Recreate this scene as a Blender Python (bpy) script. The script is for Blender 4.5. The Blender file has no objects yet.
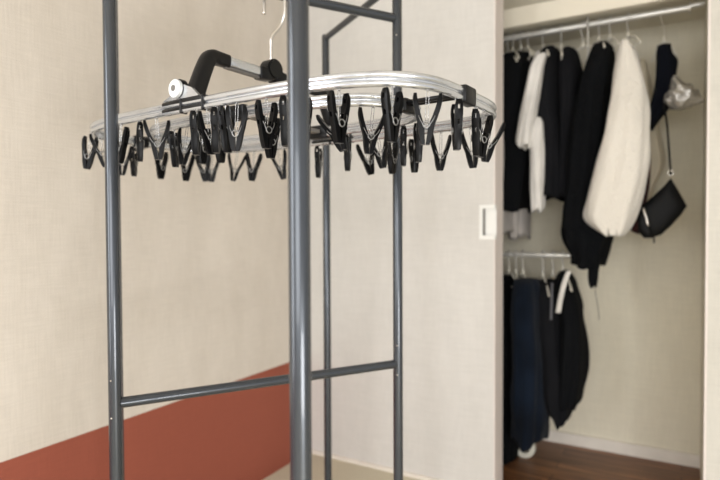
import bpy, bmesh, math, random
from mathutils import Vector, Matrix, noise
random.seed(7)
COL = bpy.context.scene.collection
PI = math.pi

# ------------------------------------------------------------------ camera frame (metres, floor at z = 0)
XV = Vector((0.8667895, -0.0084106, 0.4986033))
YV = Vector((0.4986563, 0.0230859, -0.8664923))
ZV = Vector((-0.0042230, 0.9996981, 0.0242047))
CAM = Vector((0, 0, 1.0))
F = 563.0
def at(px, py, Y):
    """point seen at pixel (px, py) standing on the vertical plane y = Y"""
    d = Vector((px - 360, 240 - py, -F))
    w = Vector((XV.dot(d), YV.dot(d), ZV.dot(d)))
    return CAM + w * (Y / w.y)

# ------------------------------------------------------------------ tagging / linking
def tag(o, label=None, cat=None, group=None, kind=None):
    if label: o['label'] = label
    if cat: o['category'] = cat
    if group: o['group'] = group
    if kind: o['kind'] = kind
    return o
def empty(name, loc=(0, 0, 0), rz=0.0):
    o = bpy.data.objects.new(name, None); COL.objects.link(o)
    o.empty_display_size = 0.02
    o.location = loc; o.rotation_euler = (0, 0, rz)
    return o
def obj(name, bm, mat, parent=None, smooth=True, world=True):
    """link a bmesh as one object; world=True: verts are in world space, made local to the parent empty"""
    me = bpy.data.meshes.new(name)
    if parent is not None and world:
        chain = Matrix.Identity(4); p = parent
        while p is not None:
            chain = Matrix.LocRotScale(p.location, p.rotation_euler, p.scale) @ chain; p = p.parent
        bmesh.ops.transform(bm, matrix=chain.inverted(), verts=bm.verts)
    bmesh.ops.recalc_face_normals(bm, faces=bm.faces)
    bm.to_mesh(me); bm.free()
    me.materials.append(mat)
    if smooth:
        for p in me.polygons: p.use_smooth = True
    o = bpy.data.objects.new(name, me); COL.objects.link(o)
    o.parent = parent
    return o
def ebm(): return bmesh.new()
def flat_angle(o, deg=35):
    m = o.modifiers.new('edges', 'EDGE_SPLIT'); m.split_angle = math.radians(deg)
    return o

# ------------------------------------------------------------------ mesh helpers
def add_box(bm, c, s, rot=None, bevel=0.0):
    b = bmesh.new()
    bmesh.ops.create_cube(b, size=1.0)
    bmesh.ops.scale(b, vec=Vector(s), verts=b.verts)
    if bevel > 0: bmesh.ops.bevel(b, geom=list(b.edges), offset=bevel, segments=2, affect='EDGES', profile=0.5)
    M = Matrix.Translation(Vector(c)) @ (rot.to_4x4() if rot is not None else Matrix.Identity(4))
    bmesh.ops.transform(b, matrix=M, verts=b.verts)
    join(bm, b)
def join(bm, b):
    mp = {}
    for v in b.verts: mp[v] = bm.verts.new(v.co)
    for f in b.faces:
        try: bm.faces.new([mp[v] for v in f.verts])
        except ValueError: pass
    b.free()
def add_tube(bm, pts, r, seg=10, closed=False, caps=True, flat=None):
    """sweep a circle along pts; r is a number or list; flat=(rx, rz) squashes"""
    pts = [Vector(p) for p in pts]; n = len(pts)
    rr = r if isinstance(r, (list, tuple)) else [r] * n
    rings = []; prev = None
    for i, p in enumerate(pts):
        if closed: t = pts[(i + 1) % n] - pts[i - 1]
        else: t = pts[min(i + 1, n - 1)] - pts[max(i - 1, 0)]
        t.normalize()
        if prev is None:
            a = Vector((0, 0, 1)) if abs(t.z) < 0.9 else Vector((1, 0, 0))
            u = t.cross(a).normalized()
        else:
            u = (prev - t * prev.dot(t)).normalized()
        prev = u; w = t.cross(u)
        rings.append([bm.verts.new(p + (u * math.cos(2 * PI * k / seg) + w * math.sin(2 * PI * k / seg)) * rr[i]) for k in range(seg)])
    m = n if closed else n - 1
    for i in range(m):
        A, B = rings[i], rings[(i + 1) % n]
        for k in range(seg):
            bm.faces.new((A[k], A[(k + 1) % seg], B[(k + 1) % seg], B[k]))
    if caps and not closed:
        bm.faces.new(rings[0][::-1]); bm.faces.new(rings[-1])
def arc(pts, n=6):
    """Catmull-Rom smooth through pts"""
    P = [Vector(p) for p in pts]; P = [P[0] * 2 - P[1]] + P + [P[-1] * 2 - P[-2]]
    out = []
    for i in range(1, len(P) - 2):
        for k in range(n):
            t = k / n
            a, b, c, d = P[i - 1], P[i], P[i + 1], P[i + 2]
            out.append(0.5 * ((2 * b) + (c - a) * t + (2 * a - 5 * b + 4 * c - d) * t * t + (3 * b - a - 3 * c + d) * t ** 3))
    out.append(P[-2]); return out
def add_cyl(bm, c, axis, r, h, seg=20, bevel=0.0):
    b = bmesh.new()
    bmesh.ops.create_cone(b, cap_ends=True, segments=seg, radius1=r, radius2=r, depth=h)
    if bevel > 0:
        es = [e for e in b.edges if abs(abs(e.verts[0].co.z) - h / 2) < 1e-6 and abs(e.verts[0].co.z - e.verts[1].co.z) < 1e-6]
        bmesh.ops.bevel(b, geom=es, offset=bevel, segments=2, affect='EDGES')
    q = Vector((0, 0, 1)).rotation_difference(Vector(axis).normalized())
    bmesh.ops.transform(b, matrix=Matrix.Translation(Vector(c)) @ q.to_matrix().to_4x4(), verts=b.verts)
    join(bm, b)
def add_prism(bm, poly, depth_vec):
    """poly: list of points (one flat outline) extruded along depth_vec"""
    d = Vector(depth_vec)
    A = [bm.verts.new(Vector(p)) for p in poly]; B = [bm.verts.new(Vector(p) + d) for p in poly]
    bm.faces.new(A); bm.faces.new(B[::-1])
    for i in range(len(A)):
        j = (i + 1) % len(A)
        bm.faces.new((A[i], B[i], B[j], A[j]))

# ------------------------------------------------------------------ materials
def mat(name, col, rough=0.6, metal=0.0, var=0.0, scale=20.0, bump=0.0, bscale=60.0, stretch=(1, 1, 1), sheen=0.0, coat=0.0, alpha=1.0, trans=0.0, spec=0.5):
    m = bpy.data.materials.new(name); m.use_nodes = True
    nt = m.node_tree; b = nt.nodes['Principled BSDF']
    b.inputs['Base Color'].default_value = (*col, 1); b.inputs['Roughness'].default_value = rough
    b.inputs['Metallic'].default_value = metal
    b.inputs['Sheen Weight'].default_value = sheen; b.inputs['Coat Weight'].default_value = coat
    b.inputs['Transmission Weight'].default_value = trans
    b.inputs['Alpha'].default_value = alpha
    b.inputs['Specular IOR Level'].default_value = spec
    tc = nt.nodes.new('ShaderNodeTexCoord'); mp = nt.nodes.new('ShaderNodeMapping')
    mp.inputs['Scale'].default_value = stretch
    nt.links.new(tc.outputs['Object'], mp.inputs['Vector'])
    if var > 0:
        n = nt.nodes.new('ShaderNodeTexNoise'); n.inputs['Scale'].default_value = scale; n.inputs['Detail'].default_value = 5
        nt.links.new(mp.outputs['Vector'], n.inputs['Vector'])
        r = nt.nodes.new('ShaderNodeValToRGB')
        r.color_ramp.elements[0].position = 0.3; r.color_ramp.elements[1].position = 0.7
        r.color_ramp.elements[0].color = (*[c * (1 - var) for c in col], 1)
        r.color_ramp.elements[1].color = (*[min(1, c * (1 + var)) for c in col], 1)
        nt.links.new(n.outputs['Fac'], r.inputs['Fac']); nt.links.new(r.outputs['Color'], b.inputs['Base Color'])
    if bump > 0:
        n2 = nt.nodes.new('ShaderNodeTexNoise'); n2.inputs['Scale'].default_value = bscale; n2.inputs['Detail'].default_value = 6
        nt.links.new(mp.outputs['Vector'], n2.inputs['Vector'])
        bp = nt.nodes.new('ShaderNodeBump'); bp.inputs['Strength'].default_value = bump; bp.inputs['Distance'].default_value = 0.01
        nt.links.new(n2.outputs['Fac'], bp.inputs['Height']); nt.links.new(bp.outputs['Normal'], b.inputs['Normal'])
    return m

def wallpaper(name, low, high, z0=0.0, z1=2.0, red=None, red_h=0.0):
    """woven paper with fine vertical/horizontal threads and blotches; optional painted dado below red_h"""
    m = bpy.data.materials.new(name); m.use_nodes = True
    nt = m.node_tree; L = nt.links; b = nt.nodes['Principled BSDF']
    b.inputs['Roughness'].default_value = 0.85
    geo = nt.nodes.new('ShaderNodeNewGeometry'); sx = nt.nodes.new('ShaderNodeSeparateXYZ')
    L.new(geo.outputs['Position'], sx.inputs['Vector'])
    base = nt.nodes.new('ShaderNodeMix'); base.data_type = 'RGBA'
    base.inputs[6].default_value = (*low, 1); base.inputs[7].default_value = (*high, 1)
    n = nt.nodes.new('ShaderNodeTexNoise'); n.inputs['Scale'].default_value = 5.0; n.inputs['Detail'].default_value = 8; n.inputs['Roughness'].default_value = 0.7
    mp = nt.nodes.new('ShaderNodeMapping'); mp.inputs['Scale'].default_value = (1, 1, 0.35)
    L.new(geo.outputs['Position'], mp.inputs['Vector']); L.new(mp.outputs['Vector'], n.inputs['Vector'])
    mr = nt.nodes.new('ShaderNodeMapRange'); mr.inputs['From Min'].default_value = 0.35; mr.inputs['From Max'].default_value = 0.65
    L.new(n.outputs['Fac'], mr.inputs['Value']); L.new(mr.outputs['Result'], base.inputs[0])
    # threads
    def threads(scale):
        mp2 = nt.nodes.new('ShaderNodeMapping'); mp2.inputs['Scale'].default_value = scale
        L.new(geo.outputs['Position'], mp2.inputs['Vector'])
        n2 = nt.nodes.new('ShaderNodeTexNoise'); n2.inputs['Scale'].default_value = 1.0; n2.inputs['Detail'].default_value = 3
        L.new(mp2.outputs['Vector'], n2.inputs['Vector']); return n2
    a = threads((260, 260, 12)); c = threads((14, 14, 240))
    ad = nt.nodes.new('ShaderNodeMath'); ad.operation = 'ADD'; L.new(a.outputs['Fac'], ad.inputs[0]); L.new(c.outputs['Fac'], ad.inputs[1])
    mr2 = nt.nodes.new('ShaderNodeMapRange'); mr2.inputs['From Min'].default_value = 0.7; mr2.inputs['From Max'].default_value = 1.3
    mr2.inputs['To Min'].default_value = 0.95; mr2.inputs['To Max'].default_value = 1.04
    L.new(ad.outputs[0], mr2.inputs['Value'])
    out = base.outputs[2]
    if red:
        rm = nt.nodes.new('ShaderNodeMix'); rm.data_type = 'RGBA'
        lt = nt.nodes.new('ShaderNodeMath'); lt.operation = 'LESS_THAN'; lt.inputs[1].default_value = red_h
        L.new(sx.outputs['Z'], lt.inputs[0]); L.new(lt.outputs[0], rm.inputs[0])
        L.new(out, rm.inputs[6]); rm.inputs[7].default_value = (*red, 1); out = rm.outputs[2]
    mul = nt.nodes.new('ShaderNodeMix'); mul.data_type = 'RGBA'; mul.blend_type = 'MULTIPLY'; mul.inputs[0].default_value = 1.0
    comb = nt.nodes.new('ShaderNodeCombineColor')
    for k in range(3): L.new(mr2.outputs['Result'], comb.inputs[k])
    L.new(out, mul.inputs[6]); L.new(comb.outputs[0], mul.inputs[7]); L.new(mul.outputs[2], b.inputs['Base Color'])
    bp = nt.nodes.new('ShaderNodeBump'); bp.inputs['Strength'].default_value = 0.25; bp.inputs['Distance'].default_value = 0.003
    L.new(ad.outputs[0], bp.inputs['Height']); L.new(bp.outputs['Normal'], b.inputs['Normal'])
    return m

def wood_mat():
    m = bpy.data.materials.new('red_brown_floor_boards'); m.use_nodes = True
    nt = m.node_tree; L = nt.links; b = nt.nodes['Principled BSDF']; b.inputs['Roughness'].default_value = 0.45
    geo = nt.nodes.new('ShaderNodeNewGeometry')
    mp = nt.nodes.new('ShaderNodeMapping'); mp.inputs['Scale'].default_value = (1.2, 14, 1)
    L.new(geo.outputs['Position'], mp.inputs['Vector'])
    n = nt.nodes.new('ShaderNodeTexNoise'); n.inputs['Scale'].default_value = 3; n.inputs['Detail'].default_value = 8
    L.new(mp.outputs['Vector'], n.inputs['Vector'])
    r = nt.nodes.new('ShaderNodeValToRGB')
    r.color_ramp.elements[0].position = 0.3; r.color_ramp.elements[0].color = (0.11, 0.042, 0.016, 1)
    r.color_ramp.elements[1].position = 0.72; r.color_ramp.elements[1].color = (0.36, 0.165, 0.068, 1)
    L.new(n.outputs['Fac'], r.inputs['Fac'])
    br = nt.nodes.new('ShaderNodeTexBrick'); br.inputs['Scale'].default_value = 1.0
    br.inputs['Brick Width'].default_value = 0.9; br.inputs['Row Height'].default_value = 0.075; br.inputs['Mortar Size'].default_value = 0.0018
    br.inputs['Color1'].default_value = (1, 1, 1, 1); br.inputs['Color2'].default_value = (0.65, 0.62, 0.6, 1); br.inputs['Mortar'].default_value = (0.15, 0.1, 0.08, 1)
    L.new(geo.outputs['Position'], br.inputs['Vector'])
    mul = nt.nodes.new('ShaderNodeMix'); mul.data_type = 'RGBA'; mul.blend_type = 'MULTIPLY'; mul.inputs[0].default_value = 1
    L.new(r.outputs['Color'], mul.inputs[6]); L.new(br.outputs['Color'], mul.inputs[7]); L.new(mul.outputs[2], b.inputs['Base Color'])
    return m

M_WALL = wallpaper('left_wall_paper', (0.62, 0.565, 0.50), (0.69, 0.635, 0.57), red=(0.30, 0.078, 0.046), red_h=0.43)
M_DOOR = wallpaper('sliding_door_paper', (0.60, 0.583, 0.555), (0.65, 0.633, 0.605))
M_CLOS = wallpaper('closet_wall_paper', (0.74, 0.69, 0.56), (0.80, 0.75, 0.615))
M_CREAM = wallpaper('cream_panel_paper', (0.56, 0.54, 0.485), (0.61, 0.585, 0.53))
M_EDGE = mat('door_edge_wood', (0.74, 0.67, 0.63), 0.6, var=0.06, scale=8, stretch=(4, 4, 0.5))
M_BASE = mat('pale_skirting', (0.78, 0.73, 0.66), 0.55, var=0.04)
M_SHELF = mat('closet_shelf_cream', (0.76, 0.71, 0.60), 0.6, var=0.05, scale=5)
M_FLOORB = wood_mat()
M_MAT = mat('beige_room_floor', (0.58, 0.53, 0.41), 0.8, var=0.10, scale=60, stretch=(1, 8, 1), bump=0.15, bscale=200)
M_CEIL = mat('white_ceiling', (0.75, 0.71, 0.64), 0.9, var=0.03)
M_POST = mat('grey_painted_steel', (0.055, 0.062, 0.073), 0.27, 0.55, var=0.12, scale=9, coat=0.3)
M_ALU = mat('anodised_aluminium', (0.62, 0.64, 0.67), 0.25, 0.85, var=0.04, scale=30)
M_BLK = mat('black_plastic', (0.004, 0.004, 0.0045), 0.36, 0.0, var=0.2, scale=40, spec=0.3)
M_PEG = mat('black_peg_plastic', (0.0028, 0.0028, 0.0032), 0.30, 0.0, var=0.2, scale=60, spec=0.12)
M_GREYP = mat('grey_plastic', (0.16, 0.15, 0.14), 0.5, var=0.1)
M_SPR = mat('dull_spring_wire', (0.30, 0.30, 0.30), 0.35, 0.8, var=0.1)
M_CHROME = mat('chrome_wire', (0.5, 0.5, 0.5), 0.22, 0.9, var=0.03)
M_STEEL = mat('brushed_steel_hook', (0.66, 0.62, 0.57), 0.28, 0.85, var=0.05)
M_DISC = mat('white_cap_plastic', (0.72, 0.74, 0.75), 0.3, 0.1, var=0.03)
M_RAIL = mat('closet_rail_metal', (0.74, 0.73, 0.70), 0.3, 0.6, var=0.03)
M_HANGW = mat('white_hanger_plastic', (0.66, 0.63, 0.55), 0.45, var=0.04)
def cloth(name, col, bump=0.35, bscale=180, var=0.12, sheen=0.1, rough=0.95, scale=10):
    return mat(name, col, rough, var=var, scale=scale, bump=bump, bscale=bscale, sheen=sheen, spec=0.12)
K_BLACK = cloth('black_cotton', (0.0035, 0.004, 0.005), sheen=0.0)
K_BLACK2 = cloth('black_knit', (0.003, 0.0035, 0.0045), bump=0.8, bscale=90, sheen=0.0)
K_CHAR = cloth('charcoal_cloth', (0.007, 0.0073, 0.009), sheen=0.0)
K_NAVY = cloth('navy_cloth', (0.004, 0.005, 0.009), sheen=0.0)
K_JEAN = cloth('dark_blue_denim', (0.004, 0.0075, 0.015), bump=0.5, bscale=220, var=0.4, scale=6, sheen=0.05)
K_WHITE = cloth('white_shirt_cloth', (0.66, 0.64, 0.61), sheen=0.1)
K_PALE = cloth('pale_grey_cloth', (0.42, 0.39, 0.37))
K_CREAM = cloth('cream_fleece', (0.77, 0.73, 0.66), bump=0.9, bscale=130, sheen=0.4, scale=4, var=0.05)
K_BEIGE = cloth('beige_gauze', (0.60, 0.54, 0.42), var=0.05)
K_RED = cloth('dark_red_floral', (0.05, 0.02, 0.02), var=0.9, scale=60)
K_STRAP = cloth('white_ribbon', (0.62, 0.60, 0.56))
M_BAG = mat('black_bag_leather', (0.004, 0.0043, 0.0048), 0.55, var=0.2, bump=0.2, bscale=120, spec=0.15)
M_FOIL = mat('silver_crinkled_film', (0.45, 0.44, 0.42), 0.25, 0.8, var=0.15, scale=40, bump=0.8, bscale=50)

# ------------------------------------------------------------------ room shell
X0, Y1, YB, XJ, XE, YT = -1.4347, 2.034, 2.691, 0.065, -0.5998, 2.139
CEIL = 2.42
def slab(name, x0, x1, y0, y1, z0, z1, m, label=None):
    bm = ebm(); add_box(bm, ((x0 + x1) / 2, (y0 + y1) / 2, (z0 + z1) / 2), (x1 - x0, y1 - y0, z1 - z0))
    o = obj(name, bm, m, smooth=False); tag(o, label, None, None, 'structure'); return o
slab('floor', X0 - .1, 3.0, -2.6, Y1 - 0.0, -0.05, 0.0, M_MAT, 'beige woven room floor at the foot of the sliding door')
slab('floor_closet', X0 - .1, XJ + .001, Y1, YB + .1, -0.05, 0.0, M_FLOORB, 'reddish brown wooden closet floor')
slab('wall_left', X0 - .1, X0, -2.6, Y1, 0.0, CEIL, M_WALL, 'left wall in beige woven paper with a brick red lower band')
slab('wall_closet_left', X0 - .1, X0, Y1, YB + .1, 0.0, CEIL, M_CLOS)
slab('wall_closet_back', X0, XJ, YB, YB + .1, 0.0, CEIL, M_CLOS, 'beige papered back wall of the open closet')
slab('wall_closet_right', XJ, XJ + .06, YT, YB + .1, 0.0, CEIL, M_CLOS)
slab('wall_right', XJ, 3.0, Y1, YT, 0.0, CEIL, M_CREAM, 'bright cream panel right of the closet opening')
slab('ceiling', X0 - .1, 3.0, -2.6, YB + .1, CEIL, CEIL + .05, M_CEIL)
slab('baseboard_closet', X0, XJ, YB - .012, YB, 0.0, 0.052, M_BASE, 'pale skirting along the closet back wall')
slab('trim_1', X0, XE, Y1 - .012, Y1, 0.0, 0.014, M_BASE, 'pale threshold strip under the sliding door')
slab('trim_2', X0, XJ, YB - .014, YB, 1.838, 1.85, M_CLOS)
slab('trim_3', XJ - .006, XJ, Y1 + .0, Y1 + .05, 0.0, CEIL, M_EDGE)
# sliding door, with recessed pull
def hole_box(bm, x0, x1, y0, y1, z0, z1): add_box(bm, ((x0+x1)/2, (y0+y1)/2, (z0+z1)/2), (x1-x0, y1-y0, z1-z0))
door = empty('door_1', (X0, Y1, 0)); tag(door, 'pale papered sliding closet door with a white recessed edge pull', None, None, 'structure')
hx0, hx1, hz0, hz1 = -0.642, XE, 0.968, 1.043
hx0 = at(481, 222, Y1).x; hz0 = at(488, 236, Y1).z; hz1 = at(488, 208, Y1).z
bm = ebm()
YF = Y1 + 0.045
hole_box(bm, X0, hx0, Y1, YF, 0.001, CEIL - .001)
hole_box(bm, hx0, XE - .004, Y1, YF, 0.001, hz0)
hole_box(bm, hx0, XE - .004, Y1, YF, hz1, CEIL - .001)
hole_box(bm, hx0, XE - .004, Y1 + .018, YF, hz0, hz1)
obj('door_panel', bm, M_DOOR, door, smooth=False)
bm = ebm()
hole_box(bm, XE - .004, XE, Y1, YT, 0.001, hz0 - .004); hole_box(bm, XE - .004, XE, Y1, YT, hz1 + .004, CEIL - .001)
hole_box(bm, XE - .004, XE, Y1 + .018, YT, hz0 - .004, hz1 + .004)
hole_box(bm, XE - .06, XE - .004, YF, YT, 0.001, CEIL - .001)
o = obj('door_edge', bm, M_EDGE, door, smooth=False)
bm = ebm()
t = .011
zc0, zc1 = hz0, hz1
hole_box(bm, hx0 - .006, hx0 + .006, Y1 - .003, Y1 + .018, zc0 - .012, zc1 + .012)
hole_box(bm, hx0 + .006, XE + .0005, Y1 - .003, Y1 + .018, zc1 - .002, zc1 + .012)
hole_box(bm, hx0 + .006, XE + .0005, Y1 - .003, Y1 + .018, zc0 - .012, zc0 + .002)
hole_box(bm, hx0 + .006, XE + .0005, Y1 + .015, Y1 + .018, zc0, zc1)
h = obj('handle', bm, mat('white_pull_plastic', (0.80, 0.80, 0.77), 0.35, var=0.02), door, smooth=False); h['label'] = 'white recessed door pull'
bm = ebm(); hole_box(bm, hx0 + .0062, hx0 + .0115, Y1 + .004, Y1 + .0148, zc0 + .002, zc1 - .002)
g = obj('pull_groove', bm, M_GREYP, h, smooth=False)

# ------------------------------------------------------------------ free-standing rack
Lp, Rp, Tp, Bp, Mp = Vector((-.923, .680, 0)), Vector((-.594, 1.213, 0)), Vector((-.961, 1.463, 0)), Vector((-1.245, .930, 0)), Vector((-.367, .504, 0))
rk = empty('garment_rack', Vector((-.82, .95, 0)))
tag(rk, 'tall dark grey tubular steel garment rack in front of the corner, holding the laundry hanger', 'rack')
PR = 0.0116
def post(p, top, r=PR):
    bm = ebm(); p = Vector(p)
    add_tube(bm, [p + Vector((0, 0, z)) for z in (0.012, top * .5, top - .006, top)], [r, r, r, r * .8], 24)
    o = obj('post', bm, M_POST, rk); flat_angle(o, 50)
    b = ebm(); add_cyl(b, p + Vector((0, 0, .008)), (0, 0, 1), r * 1.25, .016, 20, .003)
    f = obj('foot_cap', b, M_BLK, o); flat_angle(f)
    # small screws set into the post near the rail joints
    return o
ZT = 1.583
for p, top, r in ((Lp, ZT + .004, .0122), (Rp, ZT + .004, PR), (Tp, ZT + .006, PR), (Bp, ZT + .004, .009), (Mp, ZT + .004, .0122)):
    post(p, top, r)
def bar(a, b, z, r=.0092, name='cross_bar'):
    bm = ebm(); a = Vector(a); b = Vector(b); d = (b - a).normalized()
    add_tube(bm, [a + d * .009 + Vector((0, 0, z)), b - d * .009 + Vector((0, 0, z))], r, 20)
    o = obj(name, bm, M_POST, rk); flat_angle(o, 50); return o
bar(Lp, Rp, .6695, .0102); bar(Lp, Rp, 1.492, .0104)
bar(Rp, Tp, ZT - .004, name='top_bar'); bar(Lp, Bp, ZT - .004, .009, name='top_bar'); bar(Bp, Tp, .08, name='base_bar')
bar(Mp, Lp, ZT - .03, name='top_bar'); bar(Mp, Rp, ZT - .03, name='top_bar')
for a, b in ((Lp, Bp), (Rp, Tp), (Mp, Lp), (Mp, Rp)): bar(a, b, .08, name='base_bar')
for p, zz in ((Lp, .645), (Lp, .715), (Rp, .645), (Rp, .715), (Rp, 1.45), (Lp, 1.45)):
    b = ebm(); d = Vector((.3, -1, 0)).normalized(); q = Vector((p.x, p.y, zz)) + d * (.0116)
    add_cyl(b, q, d, .0016, .0022, 10); obj('screw', b, M_STEEL, rk)

# ------------------------------------------------------------------ laundry hanger (two nested aluminium loops)
RC, TH, RZ, TX, TY = Vector((-.7532, .9301, 0)), -.1257, 1.218, -.0145, -.0217
def RP(u, v, z=0.0):
    return Vector((RC.x + u * math.cos(TH) - v * math.sin(TH), RC.y + u * math.sin(TH) + v * math.cos(TH), RZ + TX * u + TY * v + z))
RING = ((.4586, .207, 4.08), (.3395, .1172, 3.12))
def cv(r, t):
    a, b, n = RING[r]; c, s = math.cos(t), math.sin(t)
    return a * math.copysign(abs(c) ** (2 / n), c), b * math.copysign(abs(s) ** (2 / n), s)
def loop_pts(r, N=150):
    pts = [Vector(cv(r, 2 * PI * k / 4000)) for k in range(4000)]
    L = [0]
    for i in range(4000): L.append(L[-1] + (pts[(i + 1) % 4000] - pts[i]).length)
    out = []; j = 0
    for k in range(N):
        s = L[-1] * k / N
        while L[j + 1] < s: j += 1
        out.append(pts[j].lerp(pts[(j + 1) % 4000], (s - L[j]) / max(1e-9, L[j + 1] - L[j])))
    return out
GAP = .0124
hang = empty('laundry_hanger', RC + Vector((0, 0, RZ)), TH)
tag(hang, 'rounded rectangular aluminium laundry hanger with black folding arms, hooked over the rack bar', 'laundry hanger')
for r, nm in ((0, 'outer_rail'), (1, 'inner_rail')):
    bm = ebm(); P = loop_pts(r)
    for dz in (0, -GAP): add_tube(bm, [RP(p.x, p.y, dz) for p in P], .0054, 12, closed=True)
    # thin web that joins the two tubes
    n = len(P)
    for off in (-.0012, .0012):
        V = []
        for p in P:
            q = p.normalized() * off
            V.append((bm.verts.new(RP(p.x + q.x, p.y + q.y, -.004)), bm.verts.new(RP(p.x + q.x, p.y + q.y, -GAP + .004))))
        for i in range(n):
            a, b = V[i], V[(i + 1) % n]; bm.faces.new((a[0], b[0], b[1], a[1]))
    obj(nm, bm, M_ALU, hang)
def rot_dir(du, dv):
    d = (RP(du, dv) - RP(0, 0)).normalized(); z = Vector((0, 0, 1)); s = z.cross(d).normalized(); z = d.cross(s)
    return Matrix((d, s, z)).transposed()
def clip(nm, u, v, du, dv, ln, w=.0165, hh=.0295, m=M_BLK, dz=-GAP / 2):
    bm = ebm(); add_box(bm, RP(u, v, dz), (ln, w, hh), rot_dir(du, dv), .004)
    o = obj(nm, bm, m, hang); flat_angle(o); return o
# fold joints at the middle of the long sides
for sgn in (-1, 1):
    # black saddle over the tubes with dark slit
    bm = ebm()
    for dz in (0, -GAP): add_box(bm, RP(0, sgn * .207, dz + .003), (.125, .0122, .0072), rot_dir(1, 0), .0025)
    o = obj('fold_joint', bm, M_BLK, hang); flat_angle(o)
    for u in (.058, -.004):
        b = ebm(); add_box(b, RP(u, sgn * .207, -GAP / 2 + .001), (.005, .0155, .027), rot_dir(1, 0), .002)
        flat_angle(obj('joint_band', b, M_BLK, o))
    clip('fold_joint', 0.035, sgn * .1172, 1, 0, .055)
    # chrome bracket: sloping plate on the rail that carries the arm
    bm = ebm(); s = sgn
    v0 = s * .211
    poly = [RP(-.062, v0, .008), RP(.045, v0, .008), RP(.026, v0, .024), RP(.004, v0, .032), RP(-.020, v0, .032), RP(-.040, v0, .016)]
    add_prism(bm, poly, RP(0, -s * .007) - RP(0, 0))
    o = obj('bracket', bm, M_ALU, hang, smooth=False)
    b = ebm(); ax = RP(0, s) - RP(0, 0)
    add_cyl(b, RP(-.014, s * .2155, .026), ax, .0165, .010, 28, .002); flat_angle(obj('cap', b, M_DISC, o))
    b = ebm(); add_cyl(b, RP(-.014, s * .2055, .026), ax, .0185, .012, 28, .002); flat_angle(obj('cap_rim', b, M_BLK, o))
    b = ebm(); add_cyl(b, RP(-.014, s * .2212, .026), ax, .0055, .0015, 16); b2 = b
    flat_angle(obj('rivet', b2, M_GREYP, o))
    # arm: black elbow, aluminium tube, to the hub
    E = [(0.012, .196, .010), (.011, .186, .034), (.009, .172, .066), (.007, .160, .088), (.004, .148, .0965), (0, .130, .0985), (0, .108, .0985)]
    PT = arc([RP(u, s * v, z) for u, v, z in E], 5)
    bm = ebm(); n = len(PT); rings = []
    side = (RP(1, 0) - RP(0, 0)).normalized()
    for i, p in enumerate(PT):
        tt = (PT[min(i + 1, n - 1)] - PT[max(i - 1, 0)]).normalized(); w = tt.cross(side).normalized()
        f = i / (n - 1); hw = .0125 - .002 * f; hd = .0165 - .004 * f
        ring = []
        for k in range(16):
            a = 2 * PI * k / 16; c, q = math.cos(a), math.sin(a)
            ring.append(bm.verts.new(p + side * hw * math.copysign(abs(c) ** .55, c) + w * hd * math.copysign(abs(q) ** .55, q)))
        rings.append(ring)
    for i in range(n - 1):
        for k in range(16): bm.faces.new((rings[i][k], rings[i][(k + 1) % 16], rings[i + 1][(k + 1) % 16], rings[i + 1][k]))
    bm.faces.new(rings[0]); bm.faces.new(rings[-1])
    flat_angle(obj('arm_elbow', bm, M_BLK, hang), 40)
    bm = ebm(); a, b = RP(0, s * .118, .0985), RP(0, s * .018, .0985)
    d = (b - a).normalized(); up = side.cross(d); Rm = Matrix((d, side, d.cross(side))).transposed()
    add_box(bm, (a + b) / 2, ((b - a).length, .020, .0185), Rm, .004)
    flat_angle(obj('arm_tube', bm, M_ALU, hang), 40)
    bm = ebm(); add_box(bm, (a + b) / 2 + Vector((0, 0, -.012)), ((b - a).length - .004, .010, .005), Rm, .001)
    obj('arm_underside', bm, M_GREYP, hang, smooth=False)
# hub
bm = ebm(); ax = RP(1, 0) - RP(0, 0)
add_cyl(bm, RP(0, .008, .110), ax, .0215, .030, 28, .003)
for s in (-1, 1):
    a, b = RP(0, .006 + s * .004, .098), RP(0, .006 + s * .036, .096)
    d = (b - a).normalized(); Rm = Matrix((d, side, d.cross(side))).transposed()
    add_box(bm, (a + b) / 2, (.034, .026, .026), Rm, .004)
flat_angle(obj('hub', bm, M_BLK, hang), 40)
# hook over the rack bar (perpendicular to the bar)
pd = Vector((math.cos(math.radians(12)), math.sin(math.radians(12)), 0)); bc = Vector((-.7545, .953, 1.492))
HR = .0245
hb = RP(0, .008, .128)
hp = [hb, hb + Vector((0, 0, .030)), hb + Vector((0, 0, .052)) + pd * .002]
hp += [bc + pd * (HR * .55) + Vector((0, 0, -.068)), bc + pd * (HR * .95) + Vector((0, 0, -.045)), bc + pd * HR + Vector((0, 0, -.022)), bc + pd * HR]
for k in range(1, 10):
    a = PI * k / 10
    hp.append(bc + pd * (HR * math.cos(a)) + Vector((0, 0, .0205 * math.sin(a))))
hp += [bc - pd * HR, bc - pd * HR + Vector((0, 0, -.022)), bc - pd * HR + Vector((0, 0, -.040))]
bm = ebm(); add_tube(bm, arc(hp, 4), .0038, 12)
obj('hook', bm, M_STEEL, hang)
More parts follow.
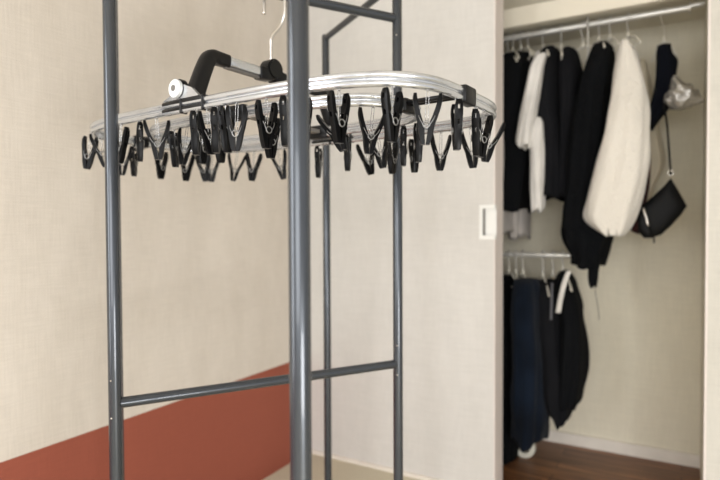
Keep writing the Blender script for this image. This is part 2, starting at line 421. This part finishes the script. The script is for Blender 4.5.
# cross pieces between the two loops
for s in (-1, 1):
    bm = ebm()
    a, b_ = RP(.03, s * .115, -.004), RP(.0, s * .203, -.004); d = (b_ - a).normalized(); sd = Vector((0, 0, 1)).cross(d).normalized()
    add_box(bm, (a + b_) / 2, ((b_ - a).length, .014, .006), Matrix((d, sd, d.cross(sd))).transposed(), .001)
    obj('cross_plate', bm, M_GREYP, hang, smooth=False)
bm = ebm(); a, b_ = RP(.035, -.113, -.006), RP(.035, .113, -.006); d = (b_ - a).normalized(); sd = Vector((0, 0, 1)).cross(d).normalized()
add_box(bm, (a + b_) / 2, ((b_ - a).length, .020, .008), Matrix((d, sd, d.cross(sd))).transposed(), .0015)
o = obj('cross_plate', bm, M_GREYP, hang, smooth=False)
for s in (-1, 1):
    bm = ebm()
    for v in (-.0075, .0075):
        add_tube(bm, [RP(s * .330, v - .004, -.003), RP(s * .456, v - .008, -.003)], .0040, 10)
    add_box(bm, RP(s * .340, 0, -GAP / 2), (.018, .036, .024), rot_dir(1, 0), .004)
    obj('link_rod', bm, M_BLK, hang)
    clip('end_clip', s * .4580, -.012, -s * .02, 1, .040, .019, .029)

# ------------------------------------------------------------------ clothes pegs
# rail 0 outer / 1 inner, t degrees around the loop, opening direction (deg, world), spread half angle, swing (deg), extra drop
PEGS = [
 # near long side of the outer rail, left to right
 (0, 222.5, -25, 9, 8, 0), (0, 238.0, -10, 15, -10, 0), (0, 258.0, -30, 12, 5, 0), (0, 264.5, 62, 16, 0, 0), (0, 268.0, -32, 23, -2, 0),
 (0, 270.3, 50, 14, 3, 0), (0, 271.0, 20, 12, -4, 0), (0, 272.0, 60, 14, 3, 0), (0, 273.3, 48, 15, -2, 0), (0, 275.2, -8, 11, 2, 0),
 (0, 281.5, 5, 12, 0, 0), (0, 286.8, 30, 12, 3, 0), (0, 291.5, 55, 14, -3, 0), (0, 303.5, 25, 11, 0, 0),
 (0, 325.0, 28, 12, 2, 0), (0, 343.0, -35, 20, 3, 0), (0, 357.4, 40, 14, 2, 0),
 # right end
 (0, 0.55, 62, 13, -4, 0), (0, 4.0, 22, 14, 7, 0), (0, 19.0, -38, 24, 9, 0),
 # far long side of the outer rail
 (0, 50.0, -38, 20, -4, 0), (0, 65.5, -35, 21, 2, 0), (0, 76.0, 58, 14, 1, 0), (0, 82.5, 45, 14, -2, 0), (0, 88.0, -30, 20, -13, 0),
 (0, 90.5, 35, 14, 3, 0), (0, 99.5, -25, 20, -12, 0), (0, 109.0, -33, 22, 6, 0), (0, 119.0, -32, 23, 9, 0),
 (0, 138.5, -20, 17, 3, 0), (0, 148.0, -35, 20, -6, 0), (0, 160.0, -35, 19, 5, 0), (0, 177.0, 50, 14, 2, 0), (0, 181.2, 70, 14, 0, 0), (0, 184, 10, 14, 4, 0),
 # inner rail
 (1, 250.5, 35, 14, -3, 0), (1, 259.5, 10, 10, 8, 0), (1, 265.5, 50, 14, 3, 0), (1, 269.5, 20, 12, -3, 0), (1, 282.0, 40, 14, 0, 0),
 (1, 306.0, -30, 24, -20, 0), (1, 335.0, -34, 23, 6, 0),
 (1, 79.0, 60, 14, 2, 0), (1, 65.0, -30, 21, -9, 0), (1, 45.0, 50, 14, 2, 0), (1, 18.0, 55, 14, 1, 0),
]
def lever_mesh(bm, side, spread):
    """one lever: strip with a slot, bent at the pivot; opening along local x, width along local y"""
    # profile from top handle to jaw, as (x offset, z)
    piv = -.0455; sp = math.radians(spread)
    prof = []
    for k in range(11):
        z = -.0 - .074 * k / 10
        if z > piv: x = .0030 + math.tan(sp) * (z - piv) + .0018 * math.sin(PI * (z / piv))
        else: x = .0030 - .0027 * (piv - z) / .0285
        prof.append((x * side, z))
    wid = [.0040, .0056, .0060, .0060, .0058, .0056, .0056, .0057, .0056, .0054, .0048]
    th = [.0040, .0062, .0068, .0070, .0072, .0078, .0084, .0084, .0078, .0070, .0052]
    rows_o, rows_i = [], []
    for (x, z), w, tk in zip(prof, wid, th):
        ys = (-w, -w * .36, w * .36, w)
        bow = (0, .0007, .0007, 0)
        rows_o.append([bm.verts.new((x + side * (tk + bo), y, z)) for y, bo in zip(ys, bow)])
        rows_i.append([bm.verts.new((x, y, z)) for y in ys])
    n = len(prof); holes = {(1, 1), (4, 1)}
    for i in range(n - 1):
        for j in range(3):
            if (i, j) in holes: continue
            bm.faces.new((rows_o[i][j], rows_o[i][j + 1], rows_o[i + 1][j + 1], rows_o[i + 1][j]))
            bm.faces.new((rows_i[i][j], rows_i[i + 1][j], rows_i[i + 1][j + 1], rows_i[i][j + 1]))
        for j in (0, 3):
            bm.faces.new((rows_o[i][j], rows_o[i + 1][j], rows_i[i + 1][j], rows_i[i][j]))
    for i in (0, n - 1):
        for j in range(3): bm.faces.new((rows_o[i][j], rows_o[i][j + 1], rows_i[i][j + 1], rows_i[i][j]))
    for (i, j) in holes:
        def wall(a, b, c, d):
            try: bm.faces.new((a, b, c, d))
            except ValueError: pass
        if (i - 1, j) not in holes: wall(rows_o[i][j], rows_o[i][j + 1], rows_i[i][j + 1], rows_i[i][j])
        if (i + 1, j) not in holes: wall(rows_o[i + 1][j], rows_o[i + 1][j + 1], rows_i[i + 1][j + 1], rows_i[i + 1][j])
        wall(rows_o[i][j], rows_o[i + 1][j], rows_i[i + 1][j], rows_i[i][j])
        wall(rows_o[i][j + 1], rows_o[i + 1][j + 1], rows_i[i + 1][j + 1], rows_i[i][j + 1])
TOPZ = -.022      # handle tops below the rail centre
proto = {}
def make_peg(spread):
    r = empty('clothes_peg')
    for sd in (-1, 1):
        bm = ebm(); lever_mesh(bm, sd, spread)
        bmesh.ops.translate(bm, verts=bm.verts, vec=(0, 0, TOPZ))
        o = obj('lever', bm, M_PEG, r, world=False); flat_angle(o, 40)
    bm = ebm(); zp = TOPZ - .0455
    for y in (-.0072, .0072):
        pts = [(.0052 * math.cos(a), y, zp + .0052 * math.sin(a)) for a in [2 * PI * k / 14 for k in range(14)]]
        add_tube(bm, pts, .0008, 6, closed=True)
    dx = .003 + math.tan(math.radians(spread)) * .02 + .0035
    add_tube(bm, arc([(dx, 0.0, zp + .018), (dx * .9, -.0074, zp + .010), (.0052, -.0074, zp), (0, -.0074, zp - .0058), (-.0052, -.0074, zp), (-dx * .9, -.0074, zp + .010), (-dx, 0, zp + .018)], 4), .00055, 6)
    obj('spring', bm, M_SPR, r, world=False)
    bm = ebm()
    e = .0021
    loop = [(-e, 0, zp + .004), (-e, 0, -.020), (-e * .9, 0, -.0165), (0, 0, -.0150), (e * .9, 0, -.0165), (e, 0, -.020), (e, 0, zp + .004)]
    add_tube(bm, arc(loop, 4), .00055, 6)
    obj('wire_loop', bm, M_CHROME, r, world=False)
    bm = ebm()
    add_tube(bm, [(0, .0030 * math.cos(a), -.0168 + .0030 * math.sin(a)) for a in [2 * PI * k / 12 for k in range(12)]], .0007, 6, closed=True)
    obj('eyelet', bm, M_CHROME, r, world=False)
    return r
def dup(src):
    r = src.copy(); COL.objects.link(r)
    for ch in list(src.children):
        c = ch.copy(); COL.objects.link(c); c.parent = r
    return r
ORD = 'first second third fourth fifth sixth seventh eighth ninth tenth eleventh twelfth thirteenth fourteenth fifteenth sixteenth seventeenth eighteenth'.split()
info = []
for (r, t, yaw, spr, swing, dr) in PEGS:
    u, v = cv(r, math.radians(t)); p = RP(u, v, -GAP); spr = {24: 21, 23: 20, 22: 19, 21: 17, 20: 16, 19: 16}.get(spr, spr); yaw += 22 * math.sin(t * 7.3 + r)
    c = Vector((XV.x * (p.x) + YV.x * p.y, XV.z * p.x + YV.z * p.y, 0))
    px = 360 + F * c.x / -c.y
    # four stretches of rail: near or far long side, left or right short end
    if r == 0: reg = 'near' if 245 < t < 359 else ('right' if t < 60 or t >= 359 else ('far' if t < 150 else 'left'))
    else: reg = 'inear' if t > 180 else 'ifar'
    info.append([px, reg, r, t, yaw, spr, swing, p])
WORDS = {'near': 'along near side of outer rail', 'far': 'along far side of outer rail', 'left': 'at left end of outer rail', 'right': 'at right end of outer rail',
         'inear': 'along near side of inner rail', 'ifar': 'along far side of inner rail'}
for reg in WORDS:
    lst = sorted([i for i in info if i[1] == reg], key=lambda i: i[0])
    for k, (px, _, r, t, yaw, spr, swing, p) in enumerate(lst):
        if spr in proto: o = dup(proto[spr])
        else: o = proto[spr] = make_peg(spr)
        o.location = p + Vector((0, 0, .0125)) 
        o.rotation_mode = 'ZYX'
        m = Matrix.Rotation(math.radians(yaw + 60), 4, 'Z') @ Matrix.Rotation(math.radians(swing), 4, 'Y')
        o.rotation_mode = 'QUATERNION'; o.rotation_quaternion = m.to_quaternion()
        vw = abs(((yaw + 30 + 90) % 180) - 90)
        st = 'opened in a V' if (vw < 40 and spr > 15) else ('seen front-on' if vw > 70 else 'turned partly sideways')
        o['label'] = 'black peg, %s from left %s, %s' % (ORD[k], WORDS[reg], st)
        o['category'] = 'clothes peg'; o['group'] = 'black pegs hanging from the laundry hanger'

# ------------------------------------------------------------------ closet fittings
RY = 2.42
ra, rb = at(400, 57, RY), at(690, 7.5, RY)
RZc = at(640, 16, RY).z
bm = ebm(); add_tube(bm, [(X0 + .002, RY, RZc), (.012, RY, RZc)], .0125, 16)
rl = empty('clothes_rail', (-.4, RY, RZc)); tag(rl, 'long silver upper clothes rail running under the closet shelf', 'rail')
flat_angle(obj('tube', bm, M_RAIL, rl), 60)
for x in (X0 + .004, 0.012):
    bm = ebm(); add_cyl(bm, (x, RY, RZc), (1, 0, 0), .022, .005, 20, .001); flat_angle(obj('end_flange', bm, M_RAIL, rl))
bm = ebm(); add_box(bm, (.037, RY, RZc + .004), (.046, .03, .012), None, .002); flat_angle(obj('end_bracket', bm, M_RAIL, rl))
# shelf above the rail
SY = 2.33
s_lo = at(506, 28, SY).z; s_hi = s_lo + .075
sh = slab('trim_4', X0, XJ, SY, SY + .03, s_lo, s_hi, M_SHELF, 'cream front board of the closet shelf above the rail')
slab('trim_5', X0, XJ, SY + .03, YB, s_lo + .02, s_lo + .045, M_SHELF)
# lower rail
LY = 2.40
LZ = at(540, 255, LY).z
lr = empty('clothes_rail', (-.6, LY, LZ)); tag(lr, 'short silver lower clothes rail hung beneath the upper one', 'rail')
xr = at(590, 255, LY).x
bm = ebm(); add_tube(bm, [(-1.2, LY, LZ), (xr, LY, LZ)], .010, 14); flat_angle(obj('tube', bm, M_RAIL, lr), 60)
for x in (-1.19, xr - .012):
    bm = ebm(); add_tube(bm, arc([(x, LY, LZ), (x, LY, RZc - .03), (x, LY - .012, RZc - .008), (x, LY - .010, RZc + .010), (x, LY, RZc + .0155), (x, LY + .012, RZc + .008)], 4), .0028, 8)
    obj('suspension_wire', bm, M_RAIL, lr)

# ------------------------------------------------------------------ garments
def garment(name, label, prof, m, Yc=RY, dep=.19, folds=7, amp=.006, top_dep=None, parent=None, seed=0, hem=.008, flat=.8, cat='garment', group=None, N=44, sub='panel'):
    """prof: (left px, right px, py) outline from top to hem at plane y = Yc; loft with soft vertical folds"""
    rows = []
    for l, r_, y in prof:
        a, b = at(l, y, Yc), at(r_, y, Yc); rows.append((a.x, b.x, (a.z + b.z) / 2))
    pts = arc([Vector(r) for r in rows], 6)
    bm = ebm(); rings = []; n = len(pts); z0, z1 = pts[0].z, pts[-1].z
    for i, p in enumerate(pts):
        f = (z0 - p.z) / max(1e-6, z0 - z1); cx, hw = (p.x + p.y) / 2, abs(p.y - p.x) / 2
        sh_ = min(1.0, (f / .10)) ** .5 if f < .10 else 1.0
        d = dep * (.45 + .55 * sh_) * (1 - .06 * math.sin(f * 9 + seed))
        if top_dep is not None: d = top_dep + (dep - top_dep) * min(1, f * 3)
        ring = []
        for k in range(N):
            a = 2 * PI * k / N; c, s = math.cos(a), math.sin(a)
            fo = amp * (.35 + f) * (math.sin(folds * a + seed + 1.4 * math.sin(f * 4 + seed)) + .5 * math.sin((folds * 2 + 1) * a + seed * 2.3 + f * 3))
            nz = noise.noise(Vector((c * 1.5 + seed, s * 1.5, p.z * 9))) * amp * 1.2
            x = cx + (hw + min(fo + nz, hw * .35) * (abs(c) * .6 + .25)) * math.copysign(abs(c) ** flat, c)
            y = Yc + (d + (fo + nz) * .9) * math.copysign(abs(s) ** flat, s)
            z = p.z + (hem * math.sin(3 * a + seed) * f * f if i > 0 else 0)
            ring.append(bm.verts.new((x, y, z)))
        rings.append(ring)
    for i in range(n - 1):
        for k in range(N): bm.faces.new((rings[i][k], rings[i][(k + 1) % N], rings[i + 1][(k + 1) % N], rings[i + 1][k]))
    # closed shoulders
    tc = bm.verts.new((sum(v.co.x for v in rings[0]) / N, Yc, rings[0][0].co.z + .006))
    for k in range(N): bm.faces.new((tc, rings[0][(k + 1) % N], rings[0][k]))
    # inner return at the hem so the opening reads as cloth
    inn = [bm.verts.new((v.co.x * .9 + .1 * pts[-1].xy[0] * .5 + .1 * pts[-1].xy[1] * .5, Yc + (v.co.y - Yc) * .9, v.co.z + .03)) for v in rings[-1]]
    for k in range(N): bm.faces.new((rings[-1][k], rings[-1][(k + 1) % N], inn[(k + 1) % N], inn[k]))
    cb = bm.verts.new((sum(v.co.x for v in inn) / N, Yc, inn[0].co.z + .02))
    for k in range(N): bm.faces.new((cb, inn[k], inn[(k + 1) % N]))
    o = obj(name, bm, m, parent)
    if parent is None: tag(o, label, cat, group)
    return o
def hanger(px, py, railz, Y, tilt=0.0, label='', m=M_HANGW, half=.17, x=None, neck=.05, r=.0034, thin=False, group='white hangers on the upper rail'):
    """hanger hung perpendicular to the rail: shoulders run along y; (px, py) is where its shoulders meet"""
    p = at(px, py, Y)
    e = empty('coat_hanger', (p.x, Y, railz), tilt); tag(e, label, 'hanger', group)
    nk = railz - p.z
    bm = ebm()
    R_ = .0185
    pts = [(0, 0, -nk), (0, .0, -nk * .55 - .01), (0, R_ * .7, -R_ * .9), (0, R_, 0)] + [(0, R_ * math.cos(a), R_ * math.sin(a)) for a in [PI * k / 6 for k in range(1, 6)]] + [(0, -R_, 0), (0, -R_ * .9, -.008)]
    add_tube(bm, arc(pts, 3), r * .72, 8); obj('hook', bm, M_RAIL if not thin else M_STEEL, e, world=False)
    bm = ebm()
    sp = arc([(0, -half, -nk - .065), (0, -half * .8, -nk - .042), (0, -half * .4, -nk - .012), (0, 0, -nk), (0, half * .4, -nk - .012), (0, half * .8, -nk - .042), (0, half, -nk - .065)], 4)
    add_tube(bm, sp, r * 1.15, 8); obj('shoulder_bar', bm, m, e, world=False)
    bm = ebm(); add_tube(bm, [(0, -half * .86, -nk - .060), (0, half * .86, -nk - .060)], r * .6, 8); obj('trouser_bar', bm, m, e, world=False)
    bm = ebm(); add_tube(bm, [(0, 0, -nk - .008), (0, 0, -nk + .008), (0, 0, -nk + .022)], [r * 2.2, r * 1.9, r * 1.1], 10); obj('collar', bm, m, e, world=False)
    return e

# upper rail, left to right
hangs = [(508, 56, 'white hanger with the pale grey blouse, next to the sliding door edge', .5), (513, 53, 'white hanger of the black top next to the pale blouse', .4), (521, 50, 'white hanger second in the tight bunch left of the white shirt', .6),
         (528, 50, 'white hanger third in the tight bunch left of the white shirt', .3), (543, 50, 'white hanger carrying the white shirt', .35), (561, 50, 'white hanger carrying the charcoal jacket', .2),
         (583, 47, 'white hanger showing in the neckline of the black blouse', .9), (599, 42, 'white hanger carrying the long black cardigan', .25), (610, 40, 'white hanger behind the long black cardigan', .3), (628, 38, 'white hanger carrying the cream fleece coat', .35)]
for px, py, lb, tl in hangs:
    hanger(px, py, RZc, RY, tl, lb, half=.15 if px != 583 else .12)
hg = hanger(664, 42, RZc, RY, 1.2, 'thin steel wire hanger holding the navy tank dress', M_HANGW, half=.045, r=.0022, thin=True, group=None)

garment('blouse', 'pale grey blouse hanging longest beside the sliding door edge', [(494, 500, 58), (490, 506, 80), (489, 509, 150), (488, 510, 200), (488, 511, 234)], K_PALE, dep=.15, folds=5, amp=.004, seed=1, Yc=2.36)
garment('top', 'black long-sleeved top at the left end of the upper rail', [(504, 529, 55), (501, 533, 64), (501, 533, 110), (500, 533, 160), (501, 530, 196), (503, 527, 211)], K_BLACK, dep=.13, folds=7, seed=2)
garment('shirt', 'pale grey shirt hem showing beneath the black top', [(513, 525, 70), (512, 527, 120), (512, 528, 200), (511, 528, 238)], K_PALE, dep=.10, folds=5, amp=.004, seed=3, Yc=2.51)
# white shirt: body panel, two sleeves
sh = empty('shirt', (at(540, 100, RY).x, RY, at(540, 60, RY).z)); tag(sh, 'white shirt with one long sleeve hanging in front of the black clothes', 'garment')
garment('body', None, [(538, 546, 54), (536, 547, 66), (535, 547, 120), (534, 545, 170), (534, 544, 190)], K_WHITE, dep=.11, folds=5, amp=.003, seed=4, parent=sh, Yc=2.43)
garment('sleeve', None, [(538, 547, 54), (531, 544, 66), (527, 541, 84), (523, 538, 105), (519, 534, 128), (517, 532, 142), (521, 530, 147)], K_WHITE, dep=.035, folds=4, amp=.003, seed=5, parent=sh, Yc=2.27)
garment('sleeve', None, [(532, 541, 118), (531, 544, 126), (531, 544, 150), (531, 544, 185), (532, 544, 206), (534, 542, 211)], K_WHITE, dep=.03, folds=4, amp=.003, seed=6, parent=sh, Yc=2.29)
garment('jacket', 'charcoal jacket hanging right of the white shirt', [(547, 558, 50), (541, 562, 60), (537, 563, 85), (536, 564, 118), (543, 565, 128), (544, 566, 165), (545, 567, 199)], K_CHAR, dep=.15, folds=6, seed=7, Yc=2.44)
garment('blouse', 'black blouse on the hanger with the open neckline', [(566, 574, 50), (562, 579, 58), (561, 584, 78), (561, 585, 95), (561, 581, 130), (562, 576, 170), (563, 573, 198)], K_CHAR, dep=.13, folds=6, seed=8, Yc=2.46)
garment('cardigan', 'long black cardigan with a frilled hem, left of the cream coat', [(597, 610, 46), (592, 615, 54), (585, 614, 75), (579, 610, 100), (574, 606, 130), (571, 602, 160), (569, 597, 190), (568, 594, 216), (567, 597, 226), (566, 611, 233), (568, 609, 243), (574, 604, 256), (574, 601, 264)], K_BLACK2, dep=.15, folds=9, amp=.010, seed=9, Yc=2.40, hem=.012)
bm = ebm(); 
garment('scarf', 'narrow black cloth end hanging below the long cardigan', [(586, 600, 250), (587, 600, 262), (588, 598, 275), (590, 596, 286)], K_BLACK, dep=.03, folds=4, amp=.003, seed=10, Yc=2.33, cat='scarf')
bm = ebm(); add_tube(bm, arc([at(594, 284, 2.33), at(596, 296, 2.33), at(598, 308, 2.33), at(599, 320, 2.33)], 4), .0009, 6)
tag(obj('drawstring', bm, K_CHAR), 'thin dark string dangling below the black cloth end', 'string')
# cream coat: body behind, big balloon sleeve
ct = empty('coat', (at(620, 100, RY).x, RY, at(625, 45, RY).z)); tag(ct, 'cream fleece coat with a full balloon sleeve, brightest garment in the closet', 'garment')
garment('body', None, [(620, 632, 46), (616, 640, 60), (614, 644, 100), (612, 645, 150), (608, 641, 190), (606, 632, 212)], K_CREAM, dep=.08, folds=6, amp=.005, seed=11, parent=ct, Yc=2.47)
garment('sleeve', None, [(621, 628, 41), (616, 636, 58), (613, 643, 78), (609, 648, 102), (604, 649, 128), (597, 649, 154), (591, 646, 180), (586, 640, 202), (585, 635, 217), (594, 629, 228), (606, 622, 236)], K_CREAM, dep=.07, folds=5, amp=.006, seed=12, parent=ct, Yc=2.27, top_dep=.02, hem=.002, flat=.95)
garment('dress', 'sheer beige dress peeking out right of the cream coat', [(640, 645, 60), (638, 650, 80), (640, 656, 110), (642, 661, 140), (644, 664, 165), (642, 655, 185), (640, 648, 205)], K_BEIGE, dep=.05, folds=5, amp=.003, seed=13, Yc=2.56, cat='garment')
garment('blouse', 'dark floral patterned blouse hem, a thin red and black sliver beside the coat', [(641, 647, 120), (640, 650, 150), (638, 649, 185), (632, 645, 210), (624, 642, 232)], K_RED, dep=.02, folds=4, amp=.003, seed=14, Yc=2.42)
# navy tank dress, twisted
def sheet(name, poly, Y, dep, m, parent=None, puff=.012, label=None, cat=None):
    """soft slab cut to an outline, domed front and back"""
    P = [at(x, y, Y) for x, y in poly]; c = sum(P, Vector()) / len(P)
    bm = ebm(); lv = [(1.0, 0.0), (.97, .35), (.85, .7), (.6, .93), (.3, 1.0)]
    for s in (-1, 1):
        prev = None
        for sc, d in lv:
            ring = [bm.verts.new(c + (p - c) * sc + Vector((0, s * d * dep, 0))) for p in P]
            if prev:
                for i in range(len(P)):
                    j = (i + 1) % len(P); bm.faces.new((prev[i], prev[j], ring[j], ring[i]))
            prev = ring
        bm.faces.new(prev)
    bmesh.ops.remove_doubles(bm, verts=bm.verts, dist=1e-5)
    o = obj(name, bm, m, parent)
    if label: tag(o, label, cat)
    return o
garment('tank_dress', 'navy tank dress on the thin wire hanger nearest the right wall', [(658, 671, 45), (657, 672, 54), (657, 677, 62), (656, 676, 74), (655, 674, 88), (652, 670, 102), (648, 665, 113), (647, 657, 122), (647, 652, 128)], K_NAVY, dep=.045, folds=5, amp=.004, seed=15, Yc=2.42)
# silver pouch
bm = ebm()
bmesh.ops.create_icosphere(bm, subdivisions=4, radius=1)
pc = at(681, 97, 2.33)
for v in bm.verts:
    n = v.co.normalized(); q = 1 + .22 * noise.noise(n * 2.2) + .10 * noise.noise(n * 6)
    v.co = Vector((n.x * .052, n.y * .042, n.z * .046)) * q
    if n.x > .5 and n.z < 0: v.co += Vector((.016, 0, -.014)) * (n.x - .5) * 2
    if n.z > .5 and n.x < .2: v.co += Vector((-.022, 0, .030)) * (n.z - .5) * 2 ; v.co.x *= .8
    v.co += pc
tag(obj('pouch', bm, M_FOIL), 'crumpled silver pouch hung beside the navy tank dress', 'pouch')
# shoulder bag
BYc = 2.34
bag = empty('shoulder_bag', at(660, 236, BYc)); tag(bag, 'small black shoulder bag dangling tilted from its long thin strap', 'bag')
sheet('body', [(671, 178), (674, 183), (681, 195), (687, 206), (681, 215), (671, 226), (661, 235), (650, 238), (644, 237), (639, 228), (637, 214), (640, 208), (652, 197), (663, 187), (668, 181)], BYc, .028, M_BAG, bag)
bm = ebm(); add_tube(bm, arc([at(664, 104, 2.36), at(667, 125, 2.35), at(669, 150, BYc), at(671, 176, BYc)], 4), .0035, 8)
obj('strap', bm, M_BAG, bag)
bm = ebm(); cc = at(670.5, 173, BYc - .004); add_tube(bm, [cc + Vector((.008 * math.cos(a), 0, .010 * math.sin(a))) for a in [2 * PI * k / 16 for k in range(16)]], .0018, 6, closed=True); obj('strap_ring', bm, M_STEEL, bag)
bm = ebm(); add_tube(bm, arc([at(643, 208, BYc - .030), at(646, 217, BYc - .034), at(648, 226, BYc - .030)], 4), .0045, 8); obj('zip_pull', bm, M_STEEL, bag)
bm = ebm(); add_tube(bm, [at(654, 234, BYc), at(654, 239, BYc), at(654, 243, BYc)], .0028, 6); obj('tassel', bm, M_BAG, bag)
sheet('flap', [(646, 203), (637, 216), (638, 232), (644, 238), (653, 238), (650, 220)], BYc - .012, .024, M_BAG, bag)

# lower rail garments
for px, py, lb, tl in [(509, 272, 'white hanger at the left end of the lower rail', .6), (516, 274, 'white hanger holding the blue jeans', .35), (523, 274, 'pale hanger just right of the jeans hanger', .5), (543, 277, 'pale hanger in the middle of the lower rail', .4),
                       (553, 275, 'white hanger second from right on the lower rail', .5), (563, 272, 'white hanger at the right end of the lower rail', .45)]:
    hanger(px, py, LZ, LY, tl, lb, half=.12, group='white hangers on the lower rail')
garment('trousers', 'black trousers at the left end of the lower rail', [(500, 514, 276), (497, 517, 290), (496, 519, 350), (497, 519, 420), (498, 517, 457)], K_BLACK, dep=.10, folds=5, amp=.004, seed=21, Yc=2.43)
garment('jeans', 'dark blue jeans hanging lowest on the lower rail', [(515, 538, 279), (514, 543, 292), (514, 545, 340), (514, 547, 390), (516, 547, 420), (517, 544, 437)], K_JEAN, dep=.12, folds=6, amp=.007, seed=22, Yc=2.36, hem=.016)
garment('trousers', 'black trousers between the blue jeans and the black dress', [(541, 558, 280), (538, 563, 289), (538, 567, 340), (541, 573, 375), (545, 573, 400), (555, 569, 415), (560, 566, 421)], K_CHAR, dep=.11, folds=6, amp=.006, seed=23, Yc=2.41, hem=.004)
garment('dress', 'black sleeveless dress at the right end of the lower rail', [(561, 568, 271), (557, 573, 280), (556, 576, 290), (558, 581, 304), (561, 582, 314), (562, 585, 335), (561, 586, 362), (559, 584, 382), (559, 580, 397), (561, 577, 404)], K_BLACK, dep=.11, folds=6, amp=.006, seed=24, Yc=2.40, hem=.010)
def ribbon(nm, pts, w, m, label):
    bm = ebm(); L_ = []
    for p in arc(pts, 5):
        L_.append((bm.verts.new(p + Vector((-w, 0, 0))), bm.verts.new(p + Vector((w, 0, 0))), bm.verts.new(p + Vector((w, .002, 0))), bm.verts.new(p + Vector((-w, .002, 0)))))
    for i in range(len(L_) - 1):
        for k in range(4): bm.faces.new((L_[i][k], L_[i][(k + 1) % 4], L_[i + 1][(k + 1) % 4], L_[i + 1][k]))
    bm.faces.new(L_[0]); bm.faces.new(L_[-1][::-1])
    o = obj(nm, bm, m); tag(o, label, 'ribbon'); return o
ribbon('ribbon', [at(569, 271, 2.27), at(565, 281, 2.262), at(561, 296, 2.26), at(558, 313, 2.262)], .0095, K_STRAP, 'white ribbon strap hanging down in front of the black dress')
ribbon('ribbon', [at(552, 283, 2.27), at(551.5, 300, 2.268), at(551, 320, 2.268)], .0045, cloth('grey_ribbon', (0.10, 0.10, 0.11)), 'thin grey ribbon strap on the dark trousers')
# white ring standing on the closet floor
rc = at(524.5, 446, 2.44)
R1 = .046; rc.z = R1 + .0005
bm = ebm()
seg = 40; prof = [(R1, -.011), (R1, .011), (R1 - .006, .0135), (R1 * .56, .0135), (R1 * .54, .010), (R1 * .54, -.010), (R1 * .56, -.0135), (R1 - .006, -.0135)]
rg = []
for k in range(seg):
    a = 2 * PI * k / seg
    rg.append([bm.verts.new(rc + Vector((r_ * math.cos(a), d, r_ * math.sin(a)))) for r_, d in prof])
for k in range(seg):
    for i in range(8): bm.faces.new((rg[k][i], rg[k][(i + 1) % 8], rg[(k + 1) % seg][(i + 1) % 8], rg[(k + 1) % seg][i]))
tag(flat_angle(obj('tape_roll', bm, mat('ivory_ring_plastic', (0.72, 0.70, 0.60), .5, var=.03)), 40), 'ivory round ring standing upright on the closet floor under the jeans', 'ring')

# ------------------------------------------------------------------ lights
w = bpy.data.worlds.new('room_light'); bpy.context.scene.world = w; w.use_nodes = True
bg = w.node_tree.nodes['Background']; bg.inputs['Color'].default_value = (1.0, 0.98, 0.96, 1); bg.inputs['Strength'].default_value = 0.8
def area(name, loc, target, size, energy, col):
    l = bpy.data.lights.new(name, 'AREA'); l.shape = 'RECTANGLE'; l.size, l.size_y = size; l.energy = energy; l.color = col
    o = bpy.data.objects.new(name, l); COL.objects.link(o); o.location = loc
    o.rotation_euler = (Vector(target) - Vector(loc)).to_track_quat('-Z', 'Y').to_euler(); return o
area('window_and_fill_light', (-1.38, -.55, 1.2), (0.2, 0.3, 1.0), (.7, 1.5), 32, (.94, .97, 1))
area('window_and_fill_light', (.6, -2.4, 1.2), (-.3, 1.8, .7), (2.2, 1.4), 62, (1, .99, .98))
area('window_and_fill_light', (1.2, -.4, .40), (-1.43, .75, .1), (.9, .45), 27, (1, .99, .97))  # added low fill to brighten the lower left wall; no window there

# ------------------------------------------------------------------ camera
cd = bpy.data.cameras.new('camera'); cam = bpy.data.objects.new('camera', cd); COL.objects.link(cam)
cd.sensor_fit = 'HORIZONTAL'; cd.sensor_width = 36.0; cd.lens = 36.0 * F / 720
cam.matrix_world = Matrix(((XV.x, XV.y, XV.z, 0), (YV.x, YV.y, YV.z, 0), (ZV.x, ZV.y, ZV.z, 1.0), (0, 0, 0, 1)))
cd.clip_start = .02
cd.dof.use_dof = True; cd.dof.focus_distance = 0.92; cd.dof.aperture_fstop = 3.1
bpy.context.scene.camera = cam
bpy.context.scene.view_settings.view_transform = 'Standard'
bpy.context.scene.view_settings.look = 'None'
